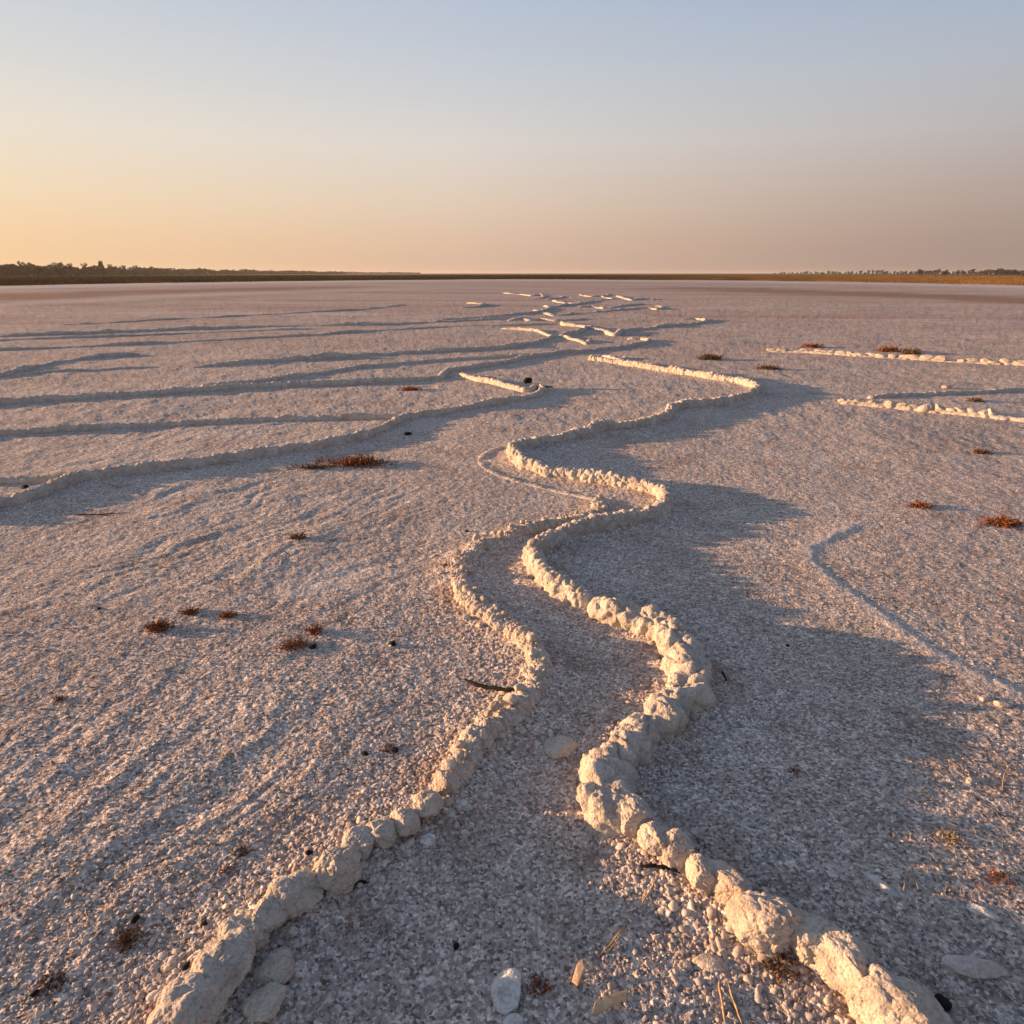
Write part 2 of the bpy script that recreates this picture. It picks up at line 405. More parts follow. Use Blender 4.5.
# pan edge (start of the marsh), by azimuth
EDGE = [(-400, 290), (0, 285.5), (256, 281.2), (512, 279), (768, 280.5), (1024, 285), (1400, 291)]
EAZ = []; ER = []
for px, py in EDGE:
    ex, ey = P(px, py); EAZ.append(math.atan2(ex, ey)); ER.append(math.hypot(ex, ey))
def edge_r(az): return np.interp(az, EAZ, ER)

def build_ground():
    # rings follow the view of someone standing here: fine near the feet, coarse far away
    r = [.80]
    while r[-1] < 800: r.append(r[-1] + max(.0021, r[-1] ** 2 * .92 / (CAM_H * 724)))
    r = np.r_[np.linspace(.05, .78, 14), r]
    far = np.geomspace(r[-1] * 1.1, 9000, 24); r = np.r_[r, far]
    dense = np.radians(np.arange(-52, 52, .066))
    rest = np.radians(np.arange(52, 308, 2.0))
    az = np.r_[dense, rest]
    R, A = np.meshgrid(r, az, indexing='ij')
    x = (R * np.sin(A)).ravel(); y = (R * np.cos(A)).ravel(); rr = R.ravel(); aa = A.ravel()
    prox = ridge_prox(x, y)
    h = base_height(x, y, prox)
    near = rr < 9
    xn, yn, rn = x[near], y[near], rr[near]; pn = prox[near]
    d = np.zeros(xn.shape)
    amt = .55 + .45 * fbm2(xn / .35, yn / .35, 2, 77)
    nearr = np.exp(-(pn / .16) ** 2)
    for cs, amp, far_ in ((.009, .0022, 3.0), (.015, .0030, 4.2), (.030, .0030, 8.0)):
        b1, b2, idv = worley2(xn / cs + .3 * vnoise2(xn / cs, yn / cs, 3), yn / cs, int(cs * 1000))
        dome = np.sqrt(np.clip(1 - (b1 / .62) ** 2, 0, 1))
        keep = sstep(.25, .8, idv + .25 * amt + .35 * nearr)
        d += amp * dome * keep * sstep(far_, far_ * .55, rn)
    d += .003 * fbm2(xn / .045, yn / .045, 4, 55, .62) * sstep(9, 6, rn)
    h[near] += d * (.42 + 1.05 * nearr + .35 * sstep(1.9, 1.2, rn))
    mid = (rr > 4) & (rr < 60)
    h[mid] += (.010 * fbm2(x[mid] / .13, y[mid] / .22, 4, 66, .65) + .006 * fbm2(x[mid] / .7, y[mid] / .9, 3, 68)) * sstep(4, 9, rr[mid]) * sstep(60, 40, rr[mid])
    mid = (rr > 1) & (rr < 12)
    h[mid] += .0028 * fbm2(x[mid] / .085, y[mid] / .085, 3, 67, .6) * sstep(12, 7, rr[mid])
    # colour zones of the pan floor
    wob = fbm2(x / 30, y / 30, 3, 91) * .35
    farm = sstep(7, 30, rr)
    er = edge_r(np.where(aa > math.pi, aa - 2 * math.pi, aa))
    marsh = sstep(.985, 1.01, rr / er + .02 * fbm2(x / 4, y / 4, 3, 14))
    def py_of(): return 273.3 + CAM_H * 724 / rr
    q = rr / er
    band = lambda c, w: np.exp(-((q + wob * .12 - c) / w) ** 2)
    patch = .55 + .45 * fbm2(x / 18, y / 5, 3, 92)
    mud = np.clip((band(.50, .07) * 4 * sstep(-.15, -.35, aa) + band(.44, .05) * 4 * sstep(.12, .35, aa) + band(.36, .02) * .8 * sstep(0, -.3, aa)) * patch * (.6 + .4 * fbm2(x / 3, y / 3, 3, 95)) , 0, .85)
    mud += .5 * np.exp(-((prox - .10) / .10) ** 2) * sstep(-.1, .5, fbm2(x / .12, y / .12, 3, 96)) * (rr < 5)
    crust = np.clip(band(.86, .10) * .9 + band(.40, .03) * .4 * sstep(0, -.3, aa), 0, .7) * (1 - marsh)
    # bald smooth salt patches near by
    for cx, cy, sx, sy in ((335, 575, .22, .16), (300, 590, .2, .1)):
        wx, wy = P(cx, cy); crust += .6 * np.exp(-((x - wx) / sx) ** 2 - ((y - wy) / sy) ** 2) * (np.abs(vnoise2(x / .05, y / .05, 8)) * .5 + .6)
    cm = (rr < 9) & (x > .3)
    dc = dist_poly(x[cm], y[cm], CREST); crust[cm] += .55 * np.exp(-(dc / .05) ** 2)  # crest line paled in colour so its low hump reads as sunlit
    crust = np.clip(crust, 0, .8)
    v = np.stack([x, y, h], 1)
    nc = len(az)
    f = grid_faces(len(r), nc, True)
    f = f[:, ::-1]
    # close the hole under the camera
    c = len(v); v = np.vstack([v, [[0, 0, h[:nc].mean()]]])
    j = np.arange(0, nc - 1, 2); fan = np.stack([np.full(len(j), c), (j + 2) % nc, j + 1, j], 1)
    f = np.vstack([f, fan])
    pad = lambda a: np.r_[a, 0]
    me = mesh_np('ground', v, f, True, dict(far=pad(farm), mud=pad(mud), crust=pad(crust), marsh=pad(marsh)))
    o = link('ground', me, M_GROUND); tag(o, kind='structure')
    return o
build_ground()

# ------------------------------------------------------------------ crust ridges
def build_ridge(key, pts, hgt, hw, rough, label, seed):
    wx, wy = P(*pts[len(pts) // 2], 0)
    dist = min(math.hypot(*P(*p, 0)) for p in pts)
    step = float(np.clip(dist * .0016, .0035, .06))
    X, Y, T = resample(pts, hgt * .5, step)
    n = len(X); step = T[1] - T[0]
    na = 84 if dist < 4 else (40 if dist < 9 else 18)
    tx = np.gradient(X); ty = np.gradient(Y); l = np.hypot(tx, ty); tx /= l; ty /= l
    nx, ny = ty, -tx
    # blocks along the ridge
    r2 = np.random.default_rng(seed)
    blen = .036 if key == 'path_left' else max(.055, hgt * .72)
    edges = [0.]
    while edges[-1] < T[-1]: edges.append(edges[-1] + blen * r2.uniform(.45, 1.5))
    edges = np.array(edges); k = np.searchsorted(edges, T, side='right') - 1
    k = np.clip(k, 0, len(edges) - 2)
    fr = (T - edges[k]) / (edges[k + 1] - edges[k])
    groove = 1 - np.abs(2 * fr - 1) ** 4
    bs = r2.uniform(.90, 1.08, len(edges))[k]; bo = r2.uniform(-.12, .12, len(edges))[k] * hw
    bw = r2.uniform(.85, 1.25, len(edges))[k]
    ker = np.hanning(max(3, int(.02 / step) * 2 + 1)); ker /= ker.sum()
    sm = lambda a: np.convolve(np.pad(a, len(ker) // 2, mode='edge'), ker, 'valid')[:n]
    bs, bo, bw = sm(bs), sm(bo), sm(bw)
    gs = {'main_low': .06, 'main_mid': .16, 'path_left': .30}.get(key, .12); g = 1 - gs + gs * groove
    if rough < .6: g = .93 + .07 * groove
    env = np.minimum(1, np.minimum(T, T[-1] - T) / (hgt * 1.1 + (.5 if dist > 11 else 0))); env = np.sqrt(np.clip(1 - (1 - env) ** 2, 0, 1))
    lowf = 1 + .22 * rough * vnoise2(T / .35, T * 0 + seed, 3) + (.45 * vnoise2(T / 1.1, T * 0 + seed, 6) + .25 * vnoise2(T / .4, T * 0 + seed, 7) if dist > 11 else 0) + (.35 * vnoise2(T / .12, T * 0 + seed, 4) if key in ('path_left', 'faint_curl') else 0)
    th = np.linspace(-math.pi * .5 - .9, math.pi * .5 + .9, na)
    s = np.sign(np.sin(th)) * np.abs(np.sin(th)) ** .85
    c = np.cos(th); c = np.sign(c) * np.abs(c) ** .72
    hh = hgt * (.92 if dist < 9 else .86) * bs * g * env * lowf; ww = hw * bw * (.8 + .2 * g) * np.maximum(env, .25) * (.9 + .1 * lowf)
    gh = base_height(X, Y)
    px = X[:, None] + nx[:, None] * (s[None] * ww[:, None] + bo[:, None])
    py = Y[:, None] + ny[:, None] * (s[None] * ww[:, None] + bo[:, None])
    pz = (gh - .012)[:, None] + np.where(c[None] > 0, c[None] * hh[:, None], c[None] * .03)
    p = np.stack([px, py, pz], -1).reshape(-1, 3)
    nr = np.stack([nx[:, None] * s[None], ny[:, None] * s[None], np.broadcast_to(c[None], px.shape)], -1).reshape(-1, 3)
    nr /= np.linalg.norm(nr, axis=1, keepdims=True) + 1e-9
    sc = hgt / .1
    fo = seed * 3.1
    q = p / sc
    d = (.030 if key == 'main_low' else .016) * fbm3(q / .07 + fo, 3, seed) * sc
    wob = np.stack([vnoise3(q / .05, 2), vnoise3(q / .05, 3), vnoise3(q / .05, 4)], 1)
    cs = .034 if key == 'path_left' else (.085 if key == 'main_low' else .066)
    w1, w2 = worley3(q / cs + .28 * wob * (.06 / cs), seed)
    e = np.clip((w2 - w1) / .5, 0, 1)
    d += (.015 if key == 'main_low' else .015) * (cs / .066) ** .6 * (1 - (1 - e) ** 2.2 - .72) * sc
    if dist < 9:
        w1, w2 = worley3(q / .024 + .5 * wob, seed + 5); e = np.clip((w2 - w1) / .6, 0, 1)
        d += .0062 * (1 - (1 - e) ** 2 - .6) * (.5 + .5 * vnoise3(q / .08 + 4, seed)) * sc
        d += .0075 * fbm3(q / .022 + fo, 5, seed + 9, .62) * sc
        w1, w2 = worley3(q / .011 + .3 * wob, seed + 6); d -= .0028 * np.clip(1 - w1 / .34, 0, 1) * sc
    fade = np.repeat(np.maximum(env, .3), na)
    p = p + nr * (d * rough * fade)[:, None]
    o0 = p.mean(0).copy(); o0[2] = gh.mean()
    me = mesh_np('salt_ridge', p - o0, grid_faces(n, na)[:, ::-1])
    o = link('salt_ridge', me, M_CRUST); o.location = o0
    tag(o, label, 'ridge')
    return o
for i, (key, pts, hgt, hw, rough, label) in enumerate(RIDGES):
    build_ridge(key, pts, hgt, hw, rough, label, 40 + i)

# ------------------------------------------------------------------ stones
def rock_mesh(name, sub, seed, cuts=9, rough=1., knob=1.):
    v, f = ico(sub); r2 = np.random.default_rng(seed); p = v.copy()
    p = p * (1 + .20 * fbm3(v * 1.3 + seed, 2, seed))[:, None]
    for _ in range(cuts):
        n = r2.normal(size=3); n /= np.linalg.norm(n); dd = r2.uniform(.62, .88)
        e = p @ n - dd; m = e > 0
        p[m] -= n * (e[m] * .88)[:, None]
    nr = p / np.linalg.norm(p, axis=1, keepdims=True)
    d = .10 * knob * fbm3(p * 2.6 + seed, 3, seed)
    w1, w2 = worley3(p * 2.1 + .4 * np.stack([vnoise3(p * 3, 2), vnoise3(p * 3, 3), vnoise3(p * 3, 4)], 1), seed)
    d += .085 * knob * (np.sqrt(np.minimum(w2 - w1, .35) / .35) - .7)
    if sub > 3:
        d += .055 * rough * fbm3(p * 5 + seed, 6, seed + 3, .60)
        w1, w2 = worley3(p * 7, seed + 2); d -= .04 * rough * np.clip(1 - w1 / .35, 0, 1)
        w1, w2 = worley3(p * 13, seed + 4); d -= .022 * rough * np.clip(1 - w1 / .4, 0, 1)
    p = p + nr * d[:, None]
    p /= np.abs(p).max(0)
    return mesh_np(name, p, f)

def put_rock(name, me, mat, px, py, lw, ld, hgt, rot, label, cat='stone', group=None, sink=.22, tilt=(0, 0), zref=None, at=None):
    """px,py: where its middle is seen; lw,ld,hgt full sizes in metres"""
    x, y = at if at else P(px, py, hgt * .35 if zref is None else zref)
    o = link(name, me, mat); o.location = (x, y, H1(x, y) + hgt * (.5 - sink))
    o.rotation_euler = (tilt[0], tilt[1], rot); o.scale = (lw / 2, ld / 2, hgt / 2)
    tag(o, label, cat, group); return o

def groundrot(px, py, qx, qy):
    a = P(px, py); b = P(qx, qy); return math.atan2(b[1] - a[1], b[0] - a[0])

NEAR = [ # px,py, pix length along row, size fraction depth, height, label
 (903,1020,(868,995,960,1050), .20,.15,.135, 'golden boulder cut off by the bottom edge, last of the right-hand boulder row'),
 (843,967,(812,945,872,985), .165,.13,.12, 'cream boulder with a dark cleft, second from the bottom of the right-hand row'),
 (803,938,(780,925,820,950), .13,.12,.10, 'grey shaded boulder wedged between two sunlit ones in the right-hand row'),
 (764,924,(738,905,792,942), .15,.14,.125, 'pitted cream boulder third from the bottom of the right-hand row'),
 (727,887,(700,870,750,902), .16,.10,.085, 'flat elongated boulder resting beside the pitted one in the right-hand row'),
 (705,878,(688,866,722,892), .10,.10,.085, 'rounded boulder with a grey face at the left end of the flat elongated one'),
 (677,851,(662,838,692,866), .105,.095,.09, 'rounded cream boulder at the lower end of the lumpy ridge, above the dark stick'),
 (655,838,(640,825,668,852), .11,.10,.10, 'craggy cream boulder joining the lumpy ridge to the boulder row'),
 (635,818,(622,802,650,832), .12,.10,.105, 'craggy sunlit boulder highest in the right-hand boulder row'),
]
for i, (px, py, ln, lw, ld, hg, lab) in enumerate(NEAR):
    me = rock_mesh('boulder', 6, 300 + i, 10)
    put_rock('boulder', me, M_ROCK, px, py, lw * 1.15, ld * 1.1, hg * 1.1, groundrot(*ln) + random.uniform(-.15, .15), lab, 'boulder', tilt=(random.uniform(-.15, .15), random.uniform(-.15, .15)))
NEARL = [
 (192,1014,(170,1040,212,990), .165,.12,.105, 'large pale boulder at the bottom edge, first of the left-hand row'),
 (222,972,(200,1000,245,945), .17,.12,.105, 'long pale boulder second from the bottom of the left-hand row'),
 (240,938,(220,950,262,925), .13,.10,.08, 'smooth rounded boulder lying on top of the left-hand row near the bottom'),
 (268,918,(252,930,288,906), .11,.09,.075, 'small rounded boulder between the smooth one and the hollowed one on the left'),
 (293,897,(272,912,318,882), .14,.10,.08, 'boulder with a hollow oval face in the left-hand row'),
 (338,868,(316,888,362,850), .14,.105,.09, 'big craggy boulder in the middle of the left-hand row above the dark twig'),
 (358,846,(345,858,372,836), .10,.09,.08, 'craggy boulder just above the biggest one of the left-hand row'),
 (381,834,(368,842,394,826), .09,.08,.065, 'lumpy boulder centre of the upper left-hand row'),
 (404,823,(392,830,418,816), .085,.08,.07, 'grey faced boulder right of the lumpy one in the upper left-hand row'),
 (427,806,(414,814,442,798), .105,.085,.075, 'jagged boulder left of the small yellow stone'),
 (446,783,(438,795,455,772), .09,.075,.065, 'topmost boulder of the left-hand row where it turns into the crumbling ridge'),
]
for i, (px, py, ln, lw, ld, hg, lab) in enumerate(NEARL):
    me = rock_mesh('boulder', 6 if i < 7 else 5, 340 + i, 8)
    put_rock('boulder', me, M_ROCK, px, py, lw * 1.06, ld * 1.2, hg * random.uniform(1.0, 1.25), groundrot(*ln) + random.uniform(-.45, .45), lab, 'boulder', tilt=(random.uniform(-.15, .15), random.uniform(-.15, .15)))
# crumbs of crust lying along the low ridge and the boulder rows
CR = [rock_mesh('crust_lump', 3, 560 + i, 9, .8, .8) for i in range(6)]
for me in CR: me.materials.append(M_CRUST)
def crumbs(pts, n, spread, lo, hi, label, group, side=0):
    w, d = polyline(pts, .02)
    for _ in range(n):
        t = random.uniform(0, d[-1]); x = np.interp(t, d, w[:, 0]); y = np.interp(t, d, w[:, 1])
        tx = np.interp(t + .05, d, w[:, 0]) - np.interp(t - .05, d, w[:, 0]); ty = np.interp(t + .05, d, w[:, 1]) - np.interp(t - .05, d, w[:, 1]); l = math.hypot(tx, ty) + 1e-9
        o = random.gauss(0, spread) if not side else abs(random.gauss(0, spread)) * side + .06 * side
        sz = random.uniform(lo, hi) * random.uniform(.6, 1.1)
        hz = .045 * math.exp(-(o / .04) ** 2) if not side else 0
        r = put_rock('crust_lump', random.choice(CR), None, 0, 0, sz * random.uniform(.9, 1.4), sz, sz * random.uniform(.7, 1.), random.uniform(0, 6.28), label, 'crust lump', group, sink=.2, at=(x + ty / l * o, y - tx / l * o))
        r.location.z += hz
crumbs(RL['path_left'][1], 85, .035, .022, .05, 'cream lump of crust crumbled onto the low ridge left of the path', 'crumbled lumps along the low ridge')
crumbs(LEFT_ROW, 26, .05, .015, .032, 'little stone lying at the outer foot of the left-hand boulder row', 'little stones beside the left-hand boulder row', -1)
crumbs(RL['main_low'][1] , 24, .04, .012, .030, 'little crumb of crust fallen at the foot of the thick lumpy ridge', 'crumbs at the foot of the thick ridge', 1)
# single stones
for i, (px, py, lw, ld, hg, rot, mat, lab, name) in enumerate([
 (448,803,.036,.032,.034,.3,M_ROCK,'small yellow rounded stone beside the left-hand boulder row','stone'),
 (428,838,.05,.04,.03,.8,M_PALE,'small grey stone in the shade right of the left-hand boulder row','stone'),
 (560,742,.125,.105,.038,.5,M_ROCK,'flat oval pale stone lying alone in the middle of the path','flat_stone'),
 (509,987,.085,.10,.036,-.3,M_PALE,'flat grey angular stone standing out at the bottom centre','flat_stone'),
 (710,962,.085,.05,.03,-.35,M_ROCK,'smooth peach stone lying in the gravel below the boulder row','stone'),
 (685,963,.032,.026,.018,.2,M_ROCK,'small peach pebble left of the smooth peach stone','stone'),
 (722,953,.026,.024,.02,.2,M_ROCK,'small cream pebble touching the smooth peach stone','stone'),
 (612,983,.022,.022,.015,0,M_ROCK,'tiny orange round pebble above the bottom wood chip','stone'),
 (595,1017,.02,.018,.014,0,M_ROCK,'tiny pebble below the bottom wood chip','stone'),
 (512,1020,.05,.035,.02,.6,M_PALE,'grey flat stone cut by the bottom edge beneath the angular one','flat_stone'),
 (277,966,.10,.085,.06,.8,M_ROCK,'dull shaded boulder fallen inside the path at lower left','stone'),
 (264,1000,.10,.08,.055,.9,M_ROCK,'dull shaded boulder fallen inside the path, nearest the bottom edge','stone'),
 (880,884,.10,.028,.02,-.9,M_PALE,'slender pale stone sliver lying right of the boulder row','stone'),
 (978,967,.16,.05,.035,-.15,M_PALE,'long grey stone half sunk in gravel at lower right','stone'),
 (985,913,.08,.03,.018,-.6,M_PALE,'thin pale stone flake at the right edge above the long grey stone','stone'),
 (1002,705,.06,.04,.025,-.3,M_ROCK,'small sunlit stone near the right edge in the shaded hollow','stone'),
 (985,699,.045,.03,.02,.3,M_ROCK,'small orange stone left of the other near the right edge','stone'),
 (972,780,.05,.03,.02,.1,M_ROCK,'small orange stone alone in the shade at lower right','stone'),
 (947,387,.16,.09,.07,.1,M_ROCK,'small golden stone behind the right-hand row of golden stones','stone'),
]):
    me = rock_mesh(name, 5 if py > 600 else 3, 400 + i, 12, 1. if 'dull' in lab else .5, 1. if 'dull' in lab else .4)
    put_rock(name, me, mat, px, py, lw, ld, hg, rot, lab, 'stone', sink=.34 if 'dull' in lab else .28)

LIB = [rock_mesh('stone', 4, 500 + i, 12, 1., .7) for i in range(8)]
LIBS = [rock_mesh('stone', 3, 520 + i, 8, .8) for i in range(6)]
for mlist in (LIB, LIBS):
    for me in mlist: me.materials.append(M_ROCK)
def stone_row(pts, lo, hi, hgt, depth, label, group, jit=.2):
    w, d = polyline(pts, hgt * .4); t = 0
    while t < d[-1]:
        L = random.uniform(lo, hi)
        x = np.interp(t + L / 2, d, w[:, 0]); y = np.interp(t + L / 2, d, w[:, 1])
        x2 = np.interp(t + L, d, w[:, 0]) - np.interp(t, d, w[:, 0]); y2 = np.interp(t + L, d, w[:, 1]) - np.interp(t, d, w[:, 1])
        if random.random() > .12:
            put_rock('stone', random.choice(LIB), None, 0, 0, L * 1.5, depth * random.uniform(.75, 1.2), hgt * random.uniform(.7, 1.15),
                 math.atan2(y2, x2) + random.uniform(-.3, .3) + random.choice((0, math.pi)), label, 'stone', group, tilt=(random.uniform(-.2, .2), random.uniform(-.2, .2)),
                 at=(x + random.uniform(-1, 1) * jit * depth, y + random.uniform(-1, 1) * jit * depth))
        t += L
stone_row([(837,399),(878,402),(943,408),(985,412),(1024,416),(1075,422)], .085, .15, .115, .13, 'golden sunlit stone in the nearer stone row at the right edge', 'stones of the nearer right-hand row')
stone_row([(768,349),(800,350),(863,354),(918,357),(970,360),(1024,363),(1080,367)], .12, .22, .12, .14, 'golden sunlit stone in the farther stone row at the right edge', 'stones of the farther right-hand row')

# ------------------------------------------------------------------ gravel: loose pebbles nobody could count
def cutstone(v, s):
    r2 = np.random.default_rng(900 + s); p = np.array(v) * (1 + .25 * fbm3(v * 1.4 + 9 * s, 2, s))[:, None]
    for _ in range(8):
        n = r2.normal(size=3); n /= np.linalg.norm(n); e = p @ n - r2.uniform(.5, .8); m = e > 0; p[m] -= n * (e[m])[:, None]
    return p

def build_gravel():
    v0, f0 = ico(2)
    n = 230000
    rr = .75 + 4.6 * rng.random(n) ** 1.15; aa = np.radians(rng.uniform(-50, 50, n))
    x = rr * np.sin(aa); y = rr * np.cos(aa)
    pr = ridge_prox(x, y)
    dens = .15 + .28 * sstep(-.1, .5, fbm2(x / .3, y / .3, 3, 201)) + .65 * np.exp(-(pr / .16) ** 2)
    wx, wy = P(715, 950); dens += .8 * np.exp(-((x - wx) / .22) ** 2 - ((y - wy) / .16) ** 2)
    wx, wy = P(150, 960); dens += .6 * np.exp(-((x - wx) / .35) ** 2 - ((y - wy) / .3) ** 2)
    dens *= sstep(5.3, 2.2, rr)
    k = rng.random(n) < dens * .42
    x, y, pr, rr = x[k], y[k], pr[k], rr[k]; n = len(x)
    size = .0022 + .0030 * rng.random(n) ** 2 + rng.random(n) ** 7 * .006 * (1 + 1.2 * np.exp(-(pr / .2) ** 2))
    wx, wy = P(715, 950); boost = np.exp(-((x - wx) / .2) ** 2 - ((y - wy) / .14) ** 2)
    size *= 1 + 1.0 * boost * rng.random(n) ** 2
    wx, wy = P(190, 960); boost = np.exp(-((x - wx) / .3) ** 2 - ((y - wy) / .3) ** 2)
    size *= 1 + .3 * boost * rng.random(n)
    size *= .82
    z = base_height(x, y, pr) + .002
    nb = 10; bases = [cutstone(v0, s) for s in range(nb)]
    V = []; F = []; T = []; off = 0
    which = rng.integers(0, nb, n)
    ang = rng.uniform(0, 6.283, n); sx = rng.uniform(.8, 1.5, n); sy = rng.uniform(.7, 1.1, n); sz = rng.uniform(.35, .75, n); tl = rng.normal(0, .25, n)
    tone = np.clip(rng.beta(2.2, 2.0, n) , 0, 1)
    for b in range(nb):
        m = np.where(which == b)[0]; base = bases[b]
        q = base[None] * np.stack([sx[m], sy[m], sz[m]], 1)[:, None] * size[m][:, None, None]
        qz = q[..., 2] + q[..., 0] * tl[m][:, None]
        c, s = np.cos(ang[m])[:, None], np.sin(ang[m])[:, None]
        X = q[..., 0] * c - q[..., 1] * s + x[m][:, None]; Y = q[..., 0] * s + q[..., 1] * c + y[m][:, None]
        Z = qz + z[m][:, None] + (size[m] * sz[m] * .35)[:, None]
        V.append(np.stack([X, Y, Z], -1).reshape(-1, 3)); T.append(np.repeat(tone[m], len(base)))
        F.append((f0[None] + (np.arange(len(m)) * len(base))[:, None, None] + off).reshape(-1, 3)); off += len(m) * len(base)
    print('pebbles', n)
    me = mesh_np('gravel', np.vstack(V), np.vstack(F), True, dict(tone=np.concatenate(T)))
    o = link('gravel', me, M_GRAVEL); tag(o, 'loose pink and grey gravel strewn over the salt floor', 'gravel', kind='stuff')
build_gravel()

# ------------------------------------------------------------------ thin things: blades, stalks, sticks
def tubes(paths, sides=4):
    V = []; F = []; off = 0
    for pts, rad in paths:
        pts = np.array(pts, float); n = len(pts)
        t = np.gradient(pts, axis=0); t /= np.linalg.norm(t, axis=1, keepdims=True) + 1e-9
        up = np.where(np.abs(t[:, 2:3]) > .9, [[1, 0, 0]], [[0, 0, 1]])
        a = np.cross(t, up); a /= np.linalg.norm(a, axis=1, keepdims=True); b = np.cross(t, a)
        ph = np.arange(sides) * 2 * math.pi / sides
        rad = np.asarray(rad) * np.ones(n)
        ring = pts[:, None] + rad[:, None, None] * (a[:, None] * np.cos(ph)[None, :, None] + b[:, None] * np.sin(ph)[None, :, None])
        V.append(ring.reshape(-1, 3)); F.append(grid_faces(n, sides, True) + off); off += n * sides
        for e in (0, n - 1):
            ids = off - n * sides + e * sides + np.arange(sides)
            if sides >= 4: F.append(np.array([[ids[0], ids[1], ids[2], ids[3]]]) if sides == 4 else np.array([[ids[0], ids[1], ids[2], ids[3]], [ids[0], ids[3], ids[4 % sides], ids[5 % sides]]]))
    return np.vstack(V), np.vstack(F)

def tuft(px, py, rad, hgt, n, mat, label, name='dry_tuft', cat='plant', aspect=1., rot=0., lean=.8, leafy=1.3):
    rad *= 1.3; hgt *= .95; n = int(n * 1.3)
    cx, cy = P(px, py, hgt * .3); r2 = np.random.default_rng(int(px * 7 + py))
    paths = []
    cr, sr = math.cos(rot), math.sin(rot)
    rd = math.hypot(cx, cy)
    thick = max(.0009, rd * .00042)
    for i in range(n):
        a = r2.uniform(0, 6.283); q = abs(r2.normal(0, .42)) * rad
        bx, by = q * math.cos(a), q * math.sin(a) * aspect
        L = hgt * r2.uniform(.4, 1.1) * (1.2 - .5 * q / rad); az = a + r2.normal(0, .9); ln = r2.uniform(.2, 1.2) * lean
        pts = []
        for k in range(5):
            t = k / 4
            hx = bx + math.cos(az) * L * ln * t * (1 + t * .5) + r2.normal(0, .04) * L; hy = by + math.sin(az) * L * ln * t * (1 + t * .5) + r2.normal(0, .04) * L
            pts.append((hx * cr - hy * sr, hx * sr + hy * cr, L * (t - .35 * ln * t * t) - .004))
        paths.append((pts, np.linspace(1, .45, 5) * thick * r2.uniform(.7, 1.5)))
    for a in np.linspace(0, math.pi, 7)[:-1]:
        q = .9 * rad; ca, sa = math.cos(a), math.sin(a) * aspect
        paths.append(([((t * q * ca) * cr - (t * q * sa) * sr, (t * q * ca) * sr + (t * q * sa) * cr, hgt * .04 * (1 - abs(t))) for t in (-1, -.5, 0, .5, 1)], thick))
    V, F = tubes(paths)
    # withered leaves
    nl = int(n * leafy * 3)
    if nl:
        LV = []; LF = []
        for i in range(nl):
            pth = paths[r2.integers(0, n)][0]; q = np.array(pth[r2.integers(1, 5)]); s = hgt * r2.uniform(.06, .16) + thick
            e = r2.normal(size=(2, 3)); e /= np.linalg.norm(e, axis=1, keepdims=True)
            LV += [q - e[0] * s, q + e[1] * s * .6, q + e[0] * s, q - e[1] * s * .6 + [0, 0, s * .3]]
            k = len(V) + i * 4; LF.append((k, k + 1, k + 2, k + 3))
        V = np.vstack([V, LV]); F = np.vstack([F, LF])
    o = link(name, mesh_np(name, V, F, False), mat); o.location = (cx, cy, H1(cx, cy)); tag(o, label, cat)
    return o

